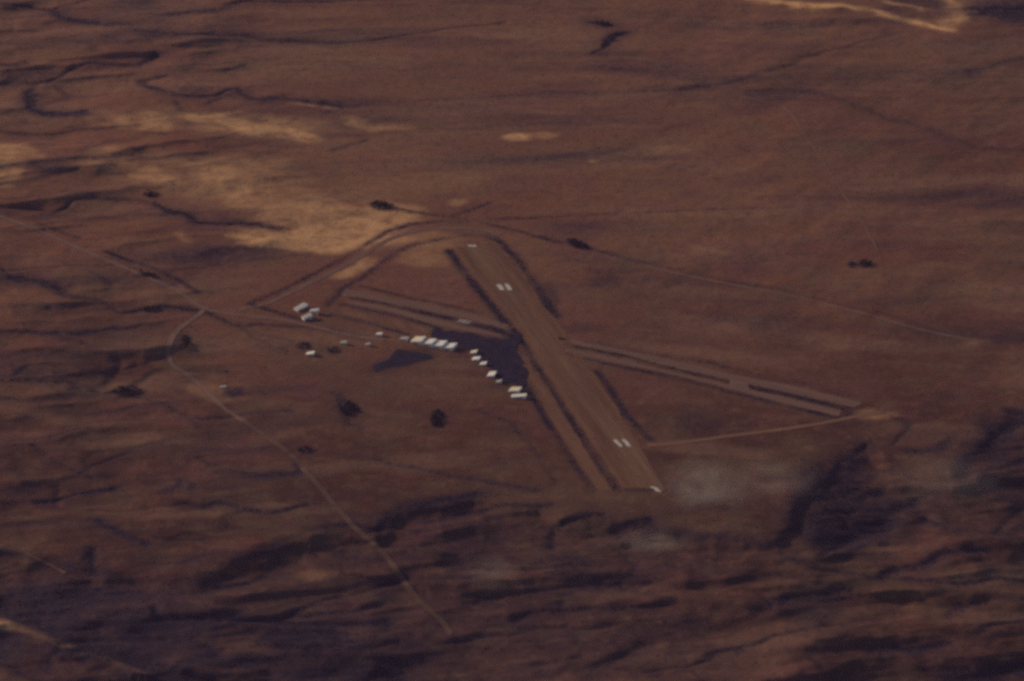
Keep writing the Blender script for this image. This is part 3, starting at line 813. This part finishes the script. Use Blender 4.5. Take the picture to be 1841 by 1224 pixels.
def building(name, label, cat, px, py, length, depth, eave, rise, yaw, roof='roof_white', group=None, doors=1, windows=2, mono=True):
    """a shed with walls, overhanging roof, doors and windows; yaw turns its long side"""
    x, y, hh = at(px, py)
    root = empty(name, (float(x), float(y), float(hh) - 0.2), R(yaw))
    tag(root, label, cat, group)
    L, D = length / 2, depth / 2
    # walls rise from a low western eave to a high eastern one: a single-pitch roof, or a gable
    o, t = 0.7, 0.3
    if mono:
        za, zb_ = eave, eave + 2 * rise
        v = [(-L, -D, 0), (L, -D, 0), (L, D, 0), (-L, D, 0), (-L, -D, za), (L, -D, zb_), (L, D, zb_), (-L, D, za)]
        f = [(0, 1, 5, 4), (2, 3, 7, 6), (1, 2, 6, 5), (3, 0, 4, 7)]
        mesh_obj('wall', v, f, M['wall'], root)
        s = (zb_ - za) / length * o
        v = [(-L - o, -D - o, za - s + .06), (L + o, -D - o, zb_ + s + .06), (L + o, D + o, zb_ + s + .06), (-L - o, D + o, za - s + .06)]
        v += [(a, b, c + t) for a, b, c in v]
        f = [(3, 2, 1, 0), (4, 5, 6, 7), (0, 1, 5, 4), (1, 2, 6, 5), (2, 3, 7, 6), (3, 0, 4, 7)]
        mesh_obj('roof', v, f, M[roof], root)
    else:
        v = [(-L, -D, 0), (L, -D, 0), (L, D, 0), (-L, D, 0), (-L, -D, eave), (L, -D, eave), (L, D, eave), (-L, D, eave), (-L, 0, eave + rise), (L, 0, eave + rise)]
        f = [(0, 1, 5, 4), (2, 3, 7, 6), (1, 2, 6, 9, 5), (3, 0, 4, 8, 7)]
        mesh_obj('wall', v, f, M['wall'], root)
        s = rise / D
        zr = eave + rise + 0.06; ze = eave + 0.06 - s * o
        v = [(-L - o, -D - o, ze), (L + o, -D - o, ze), (L + o, 0, zr), (-L - o, 0, zr), (L + o, D + o, ze), (-L - o, D + o, ze)]
        v += [(a, b, c + t) for a, b, c in v]
        f = [(6, 7, 8, 9), (9, 8, 10, 11), (3, 2, 1, 0), (5, 4, 2, 3), (0, 1, 7, 6), (4, 5, 11, 10), (1, 2, 8, 7), (2, 4, 10, 8), (3, 0, 6, 9), (5, 3, 9, 11)]
        mesh_obj('roof', v, f, M[roof], root)
    for k in range(doors):
        c = -L + (k + 0.5) * length / doors
        w = min(0.36 * length / doors, 7)
        v, f = box(c - w, c + w, -D - 0.15, -D - 0.02, 0.2, eave * 0.85)
        mesh_obj('door', v, f, M['door'], root)
    for k in range(windows):
        c = -L + (k + 0.5) * length / windows
        v, f = box(c - 1.2, c + 1.2, D + 0.02, D + 0.12, eave * 0.4, eave * 0.75)
        mesh_obj('window', v, f, M['glass'], root)
    return root

AP = -25.0
# the bright row beside the apron
row = [(752, 614, 29, 20, 'cream roofed hangar at the western end of the bright row beside the dark apron'),
       (771, 618, 29, 19, 'white roofed hangar second from the west in the bright row by the apron'),
       (790, 621.5, 29, 20, 'white roofed hangar third from the west in the bright row by the apron'),
       (808.5, 625.5, 28, 18, 'white roofed hangar at the eastern end of the bright row by the apron')]
for i, (px, py, L, D, lb) in enumerate(row):
    building('hangar', lb, 'hangar', px, py, L + 1.0, D * 1.7, 5.0, 2.8, AP, 'roof_cream' if i == 0 else 'roof_white', 'hangars along the apron', doors=1, windows=3)
building('shed', 'grey roofed shed at the western end of the hangar row', 'shed', 727, 611, 20, 14, 4, 2, AP, 'roof_grey')
building('shed', 'small white roofed shed standing alone west of the hangar row', 'shed', 682, 603, 16, 10, 4, 2, AP, 'roof_white')
# the stepped line of sheds down the southern edge of the apron
line = [(852, 635, 18, 14, 'roof_cream', 'cream shed nearest the hangar row at the top of the stepped line by the apron'),
        (856, 647, 22, 15, 'roof_white', 'white shed second from the top of the stepped line along the apron edge'),
        (869, 656, 18, 13, 'roof_white', 'small white shed third from the top of the stepped line along the apron edge'),
        (884, 675, 21, 24, 'roof_white', 'largest white shed in the lower half of the stepped line by the apron'),
        (897, 688, 16, 10, 'roof_grey', 'small grey roofed shed at the bottom of the stepped line by the apron')]
for px, py, L, D, rf, lb in line:
    building('storage_shed', lb, 'shed', px, py, L * 0.88, D * 1.1, 3.4, 2.2, -14, rf, 'sheds stepping down the edge of the apron')
building('storage_shed', 'tan roofed building at the southern tip of the apron', 'shed', 926, 703, 28, 24, 4, 2.6, -22, 'roof_cream')
building('storage_shed', 'long white building just below the tan one at the apron tip', 'shed', 933, 714.5, 38, 14, 3.5, 3.0, -10, 'roof_white')
# terminal group by the western entrance
building('terminal_building', 'largest white roofed building in the cluster at the western end of the airfield', 'building', 541, 555, 36, 18, 5, 2.5, 44, 'roof_pale', 'white buildings at the western entrance', doors=2, windows=6)
building('terminal_building', 'small white building on the eastern side of the western cluster', 'building', 565, 563, 24, 14, 7, 3, -22, 'roof_pale', 'white buildings at the western entrance', doors=1, windows=3)
building('terminal_building', 'grey white building at the near side of the western cluster', 'building', 552, 573, 24, 18, 6, 3, 25, 'roof_grey', 'white buildings at the western entrance', doors=1, windows=3)
building('farm_house', 'lone white roofed house among dark shrubs below the airport road', 'house', 558, 638, 20, 14, 4, 2.5, -10, 'roof_white')
building('farm_house', 'faint grey roofed house west of the vehicle park', 'house', 618, 618, 16, 10, 4, 2, -20, 'roof_grey')
building('farm_house', 'small grey roofed hut midway between airport road and vehicle park', 'house', 661, 621, 12, 9, 3.5, 2, -20, 'roof_grey')
building('farm_house', 'pale hut beside the bend of the winding road south of the plain', 'house', 401, 697, 15, 8, 3.2, 1, -10, 'roof_grey')

# ---------------------------------------------------------------- trees: clumps one can point at
def leaf_cloud(cx, cy, cz, rx, ry, rz, n, size, r):
    """n small tilted leaf sprays spread through an ellipsoid"""
    u = r.normal(size=(n, 3)); u /= np.linalg.norm(u, axis=1)[:, None]
    u *= (r.random((n, 1)) ** 0.45)
    c = u * np.array([rx, ry, rz]) + np.array([cx, cy, cz])
    a = r.normal(size=(n, 3)); a /= np.linalg.norm(a, axis=1)[:, None]
    b = np.cross(a, r.normal(size=(n, 3))); b /= np.linalg.norm(b, axis=1)[:, None]
    s = size * (0.6 + 0.8 * r.random((n, 1)))
    v = np.stack([c - a * s, c + b * s * 0.7, c + a * s, c - b * s * 0.7], 1).reshape(-1, 3)
    q = np.arange(n * 4).reshape(n, 4)
    return v, q

def tree_mesh(name, trees, r, leaf_n=70):
    """trunks and crowns for a list of (x, y, z, height, crown radius)"""
    TV, TF, CV, CF = [], [], [], []
    nt = nc = 0
    for (x, y, z, hgt, rad) in trees:
        k = 6
        lean = r.normal(0, 0.06, 2) * hgt
        for lev, (zz, rr) in enumerate(((-0.5, 0.05 * hgt), (0.35 * hgt, 0.032 * hgt), (0.75 * hgt, 0.012 * hgt))):
            fr = zz / hgt
            for j in range(k):
                an = 2 * math.pi * j / k
                TV.append((x + lean[0] * fr + rr * math.cos(an), y + lean[1] * fr + rr * math.sin(an), z + zz))
        for lev in range(2):
            for j in range(k):
                TF.append((nt + lev * k + j, nt + lev * k + (j + 1) % k, nt + (lev + 1) * k + (j + 1) % k, nt + (lev + 1) * k + j))
        nt += 3 * k
        for lobe in range(4):
            an = r.random() * 6.28
            d = rad * 0.5 * r.random()
            v, q = leaf_cloud(x + lean[0] + d * math.cos(an), y + lean[1] + d * math.sin(an), z + hgt * (0.55 + 0.3 * r.random()),
                              rad * 0.7, rad * 0.7, hgt * 0.28, leaf_n // 4, 0.16 * rad + 0.25, r)
            CV.append(v); CF.append(q + nc); nc += len(v)
    return TV, np.array(TF), np.vstack(CV), np.vstack(CF)

def clump(label, px, py, rx, ry, n, hgt, cat='trees', name='tree_clump', ang=0.0):
    x0, y0, h0 = at(px, py)
    r = np.random.default_rng(int(px * 3 + py))
    root = empty(name, (float(x0), float(y0), float(h0)))
    tag(root, label, cat, 'dark clumps of trees on the plain')
    trees = []
    while len(trees) < n:
        a, b = r.uniform(-1, 1, 2)
        if a * a + b * b > 1: continue
        c, s = math.cos(R(ang)), math.sin(R(ang))
        u, v = a * rx, b * ry
        x, y, z = at(px + u * c - v * s, py + u * s + v * c)
        hh = hgt * r.uniform(0.6, 1.15)
        trees.append((float(x - x0), float(y - y0), float(z - h0), hh, hh * r.uniform(0.5, 0.8)))
    TV, TF, CV, CF = tree_mesh(name, trees, r)
    tag(mesh_obj('trunk', TV, TF, M['bark'], root), kind='stuff')
    tag(mesh_obj('crown', CV, CF, M['leaf'], root), kind='stuff')
    return root

clump('dark tree clump below the vehicle park, leftmost of the pair south of the hangars', 626, 735, 17, 13, 60, 7, ang=20)
clump('dark oval tree clump south of the hangars, standing alone right of its twin', 785, 752, 12, 17, 60, 7)
clump('dark tree clump beside the pale sand at the end of the perimeter ditch', 688, 371, 22, 7, 55, 7, ang=8)
clump('long dark tree clump on the ditch line beyond the runway head', 1040, 440, 20, 6, 50, 6, ang=20)
clump('larger tree of the dark pair at the foot of the diagonal dirt track', 1556, 475, 10, 6, 24, 7)
clump('smaller tree of the dark pair at the foot of the diagonal dirt track', 1531, 476, 5, 5, 9, 6)
clump('dark grove inside the hooked bend of the road south of the junction', 332, 616, 8, 14, 36, 6, ang=25)
clump('dark trees in the wash at the near end of the access road', 262, 494, 20, 5, 30, 6, ang=12)
clump('dark trees filling the wash left of the road junction', 272, 556, 20, 4, 30, 6, ang=-5)
clump('dark trees massed where two washes meet below the hooked bend', 229, 704, 28, 8, 70, 6)
clump('dark trees on the bank of the long wash below the western sand hills', 270, 350, 14, 6, 30, 6)
clump('small dark bush clump beside the winding road below the plain', 549, 810, 14, 6, 26, 5)
clump('dark trees behind the lone white house', 545, 622, 14, 6, 24, 5)
clump('dark trees right of the lone white house', 600, 630, 12, 6, 20, 5)
clump('dark trees at the head of the short ravine on the far plain', 1086, 43, 14, 4, 26, 7, ang=10)
clump('dark trees strung along the short ravine on the far plain', 1098, 72, 22, 5, 36, 7, ang=-38)

# ---------------------------------------------------------------- scrub: bushes in the washes, past counting
def scrub():
    n_try = 900000
    x = rng.uniform(-1750, 1750, n_try); y = rng.uniform(-2350, 3100, n_try)
    p = np.clip(sample(BUSH, x, y), 0, 1) ** 1.3
    keep = rng.random(n_try) < p * 0.9 + 0.006 * (sample(wild, x, y) > 0.2)
    x, y, p = x[keep], y[keep], p[keep]
    if len(x) > 110000:
        x, y, p = x[:110000], y[:110000], p[:110000]
    X, Y, Z = lift(x, y)
    n = len(X)
    s = rng.uniform(0.8, 1.9, n) + 1.2 * p * rng.random(n)
    k = 5
    an = np.arange(k) * 2 * math.pi / k
    ph = rng.random(n)[:, None] * 6.28
    rad = s[:, None] * rng.uniform(0.75, 1.25, (n, k))
    bx = X[:, None] + rad * np.cos(an + ph); by = Y[:, None] + rad * np.sin(an + ph)
    rad2 = s[:, None] * rng.uniform(0.45, 0.8, (n, k))
    ux = X[:, None] + rad2 * np.cos(an + ph + 0.5); uy = Y[:, None] + rad2 * np.sin(an + ph + 0.5)
    low_ = np.stack([bx, by, np.broadcast_to(Z[:, None] - 0.4, (n, k))], -1)
    up_ = np.stack([ux, uy, Z[:, None] + s[:, None] * rng.uniform(0.7, 1.1, (n, k))], -1)
    V = np.concatenate([low_, up_], 1).reshape(-1, 3)
    base = np.arange(n)[:, None, None] * (2 * k)
    j = np.arange(k)
    q = np.stack([j, (j + 1) % k, k + (j + 1) % k, k + j], -1)[None] + base
    top = np.stack([np.array([k, k + 1, k + 2, k + 3])])[None] + base
    F4 = np.concatenate([q.reshape(-1, 4), top.reshape(-1, 4)])
    o = mesh_obj('scrub', V, F4, M['scrub'])
    tag(o, 'dark dry scrub filling the washes and ditches of the plain', 'scrub', kind='stuff')
    return o, n
sc_obj, n_bush = scrub()

# ---------------------------------------------------------------- drifting dust / smoke and the evening haze
def puff(label, px, py, rx, rz, dens, up=20, ry=60, seed=0):
    x, y, h0 = at(px, py)
    x, y, z = float(x), float(y), float(h0) + up
    # uneven lump
    nu, nv = 20, 12
    V = []
    for i in range(nv + 1):
        th = math.pi * i / nv
        for j in range(nu):
            a = 2 * math.pi * j / nu
            d = np.array([math.sin(th) * math.cos(a), math.sin(th) * math.sin(a), math.cos(th)])
            rr = 1 + 0.12 * float(vnoise(np.array([d[0] * 1.7 + 9 + seed]), np.array([d[1] * 1.7 + d[2] * 2.1 + 5]), 501)[0])
            V.append(d * rr)
    F = []
    for i in range(nv):
        for j in range(nu):
            F.append((i * nu + j, (i + 1) * nu + j, (i + 1) * nu + (j + 1) % nu, i * nu + (j + 1) % nu))
    m = bpy.data.materials.new('drifting_dust')
    m.use_nodes = True
    n = m.node_tree.nodes; l = m.node_tree.links
    n.clear()
    out = n.new('ShaderNodeOutputMaterial'); pv = n.new('ShaderNodeVolumePrincipled')
    l.new(pv.outputs[0], out.inputs['Volume'])
    pv.inputs['Color'].default_value = (0.85, 0.82, 0.80, 1)
    co = n.new('ShaderNodeTexCoord').outputs['Object']
    ln = n.new('ShaderNodeVectorMath'); ln.operation = 'LENGTH'; l.new(co, ln.inputs[0])
    fall = n.new('ShaderNodeMapRange'); fall.interpolation_type = 'SMOOTHSTEP'
    fall.inputs['From Min'].default_value = 0.95; fall.inputs['From Max'].default_value = 0.0
    l.new(ln.outputs['Value'], fall.inputs['Value'])
    nz = ramp(n, l, noise(n, l, 2.6, 5, co, 0.65), 0.38, 0.68, 0.05, 1.7)
    mu = n.new('ShaderNodeMath'); mu.operation = 'MULTIPLY'; l.new(fall.outputs[0], mu.inputs[0]); l.new(nz, mu.inputs[1])
    mu2 = n.new('ShaderNodeMath'); mu2.operation = 'MULTIPLY'; l.new(mu.outputs[0], mu2.inputs[0]); mu2.inputs[1].default_value = dens
    l.new(mu2.outputs[0], pv.inputs['Density'])
    o = mesh_obj('smoke', np.array(V), F, m)
    o.location = (x, y, z); o.scale = (rx, ry, rz)
    tag(o, label, 'smoke', kind='stuff')
    return o
puff('pale smoke puff drifting over the plateau edge below the runway end', 1266, 905, 145, 110, 0.0042, 35, 130, 1)
puff('thin pale smoke lying in the hollow below the plateau edge', 1176, 985, 120, 34, 0.0062, 14, 80, 2)
puff('small faint smoke patch above the valley in the near middle', 885, 1040, 100, 60, 0.0026, 16, 80, 3)
puff('wide faint smoke over the dark canyon on the far side of the ridge', 1695, 885, 200, 110, 0.0012, 30, 150, 4)
puff('faint smoke tail between the runway end and the dark canyon', 1385, 885, 160, 95, 0.0017, 25, 140, 5)

def haze():
    zb, zt = float(h.min()) - 30.0, float(CAM[2]) + 60.0
    v, f = box(-70000, 70000, -70000, 70000, zb, zt)
    m = bpy.data.materials.new('evening_haze')
    m.use_nodes = True
    n = m.node_tree.nodes; n.clear()
    out = n.new('ShaderNodeOutputMaterial'); pv = n.new('ShaderNodeVolumePrincipled')
    m.node_tree.links.new(pv.outputs[0], out.inputs['Volume'])
    pv.inputs['Color'].default_value = (0.60, 0.44, 0.92, 1)
    pv.inputs['Density'].default_value = 4.6e-6
    pv.inputs['Anisotropy'].default_value = 0.2
    o = mesh_obj('haze', v, f, m)
    tag(o, 'thin violet evening haze over the whole plain', 'haze', kind='stuff')
haze()
